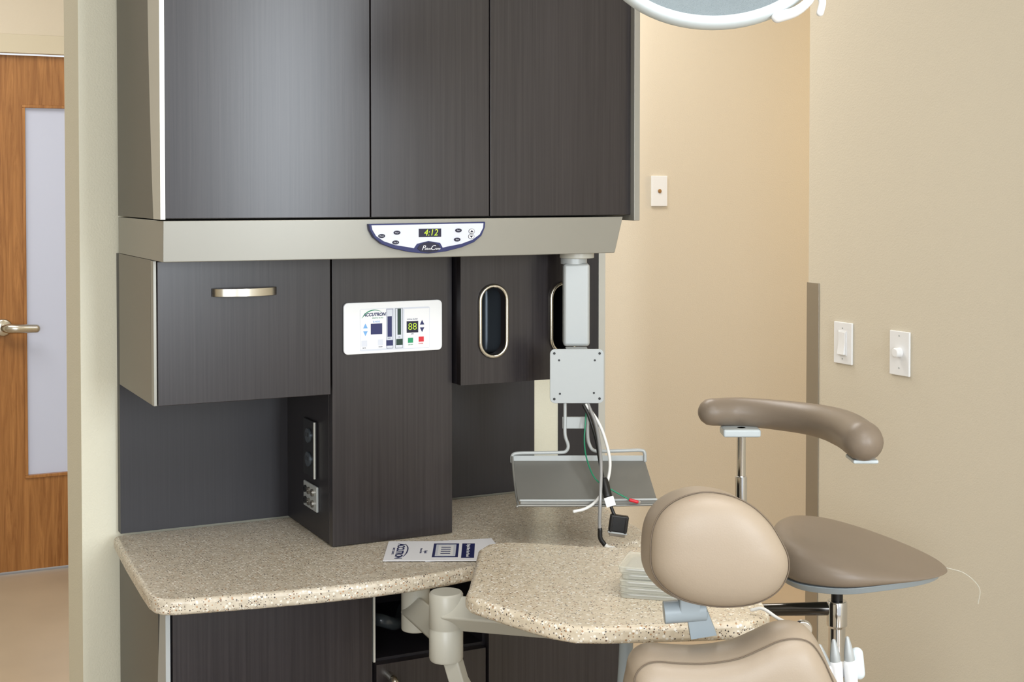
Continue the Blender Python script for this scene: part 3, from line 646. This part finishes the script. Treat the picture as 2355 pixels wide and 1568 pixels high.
# ------------------------------------------------------------------ wall plates
def wallplate(name,label,y0,y1,z0,z1):
    return thing(name,label,'light switch',(2.459,(y0+y1)/2,(z0+z1)/2))
s1=wallplate('light_switch','white rocker light switch on the beige wall',2.905,2.98,1.054,1.163)
box('cover_plate',(2.4535,2.4598,2.906,2.979,1.052,1.164),M_WHITE,s1,bevel=.002,seg=3)
box('rocker_frame',(2.4515,2.4538,2.926,2.959,1.075,1.141),M_WHITE,s1,bevel=.0008)
prism('rocker',[(2.4515,1.078),(2.4515,1.138),(2.4495,1.138),(2.4500,1.108),(2.4445,1.078)],2.929,2.956,M_WHITE,s1,axis='y',bevel=.0005)
s2=wallplate('light_switch','white dimmer switch with round knob on the beige wall',2.688,2.759,1.049,1.158)
box('cover_plate',(2.4535,2.4598,2.688,2.760,1.047,1.160),M_WHITE,s2,bevel=.002,seg=3)
lathe('dimmer_knob',(2.4535,2.722,1.106),[(.013,0),(.012,-.016),(.010,-.018)],M_WHITE,s2,axis='x')
for sw,yc in ((s1,2.9425),(s2,2.724)):
    for z in (1.066,1.148):
        lathe('plate_screw',(2.4537,yc,z),[(.0025,0),(.0022,-.0008)],M_ALU,sw,seg=12,axis='x',bevel=0)
s3=thing('cable_wall_plate','white blank wall plate with brown centre hole','wall plate',(2.80,4.399,1.513))
box('cover_plate',(2.764,2.833,4.3925,4.3998,1.457,1.570),M_WHITE,s3,bevel=.002,seg=3)
lathe('cable_port',(2.7985,4.3925,1.513),[(.008,0),(.007,-.003),(.004,-.004)],M_BROWN,s3,axis='y')

# ------------------------------------------------------------------ lights
def area(name,loc,target,sx,sy,power,col):
    L=bpy.data.lights.new(name,'AREA'); L.shape='RECTANGLE'; L.size=sx; L.size_y=sy; L.energy=power; L.color=col
    o=bpy.data.objects.new(name,L); COL.objects.link(o); o.location=loc
    dv=Vector(target)-Vector(loc); o.rotation_euler=dv.to_track_quat('-Z','Y').to_euler(); return o
area('window_light',(1.35,-2.6,1.85),(1.0,2.4,1.5),.55,1.7,88,(.86,.93,1.0))
area('window_light',(-1.4,-2.0,1.7),(1.4,2.6,1.1),1.8,1.5,84,(.89,.95,1.0))
area('ceiling_light',(.9,.7,2.66),(1.0,.8,0),1.2,1.2,26,(1.0,.98,.95))
area('hall_light',(5.0,3.75,1.9),(3.5,4.38,1.2),.6,1.2,25,(1.0,.70,.32))
area('hall_ceiling_light',(2.0,3.75,2.66),(2.0,3.9,0),1.2,.5,26,(1.0,.97,.93))
area('hall_ceiling_light',(.2,4.5,2.66),(.5,4.7,0),1.2,1.0,34,(1.0,.96,.91))
wd=bpy.data.worlds.new('world'); scn.world=wd; wd.use_nodes=True
bgn=wd.node_tree.nodes['Background']; bgn.inputs[0].default_value=(.94,.97,1,1); bgn.inputs[1].default_value=.95
scn.view_settings.view_transform='Standard'; scn.view_settings.look='None'

# ------------------------------------------------------------------ camera
cd=bpy.data.cameras.new('camera'); cam=bpy.data.objects.new('camera',cd); COL.objects.link(cam)
cam.location=(0,0,1.52); cam.rotation_euler=(math.radians(90-1.5),0,-YAW)
cd.sensor_fit='HORIZONTAL'; cd.sensor_width=36; cd.lens=3208/2355*36; cd.shift_y=-(784-519)/2355; cd.clip_start=.05
scn.camera=cam
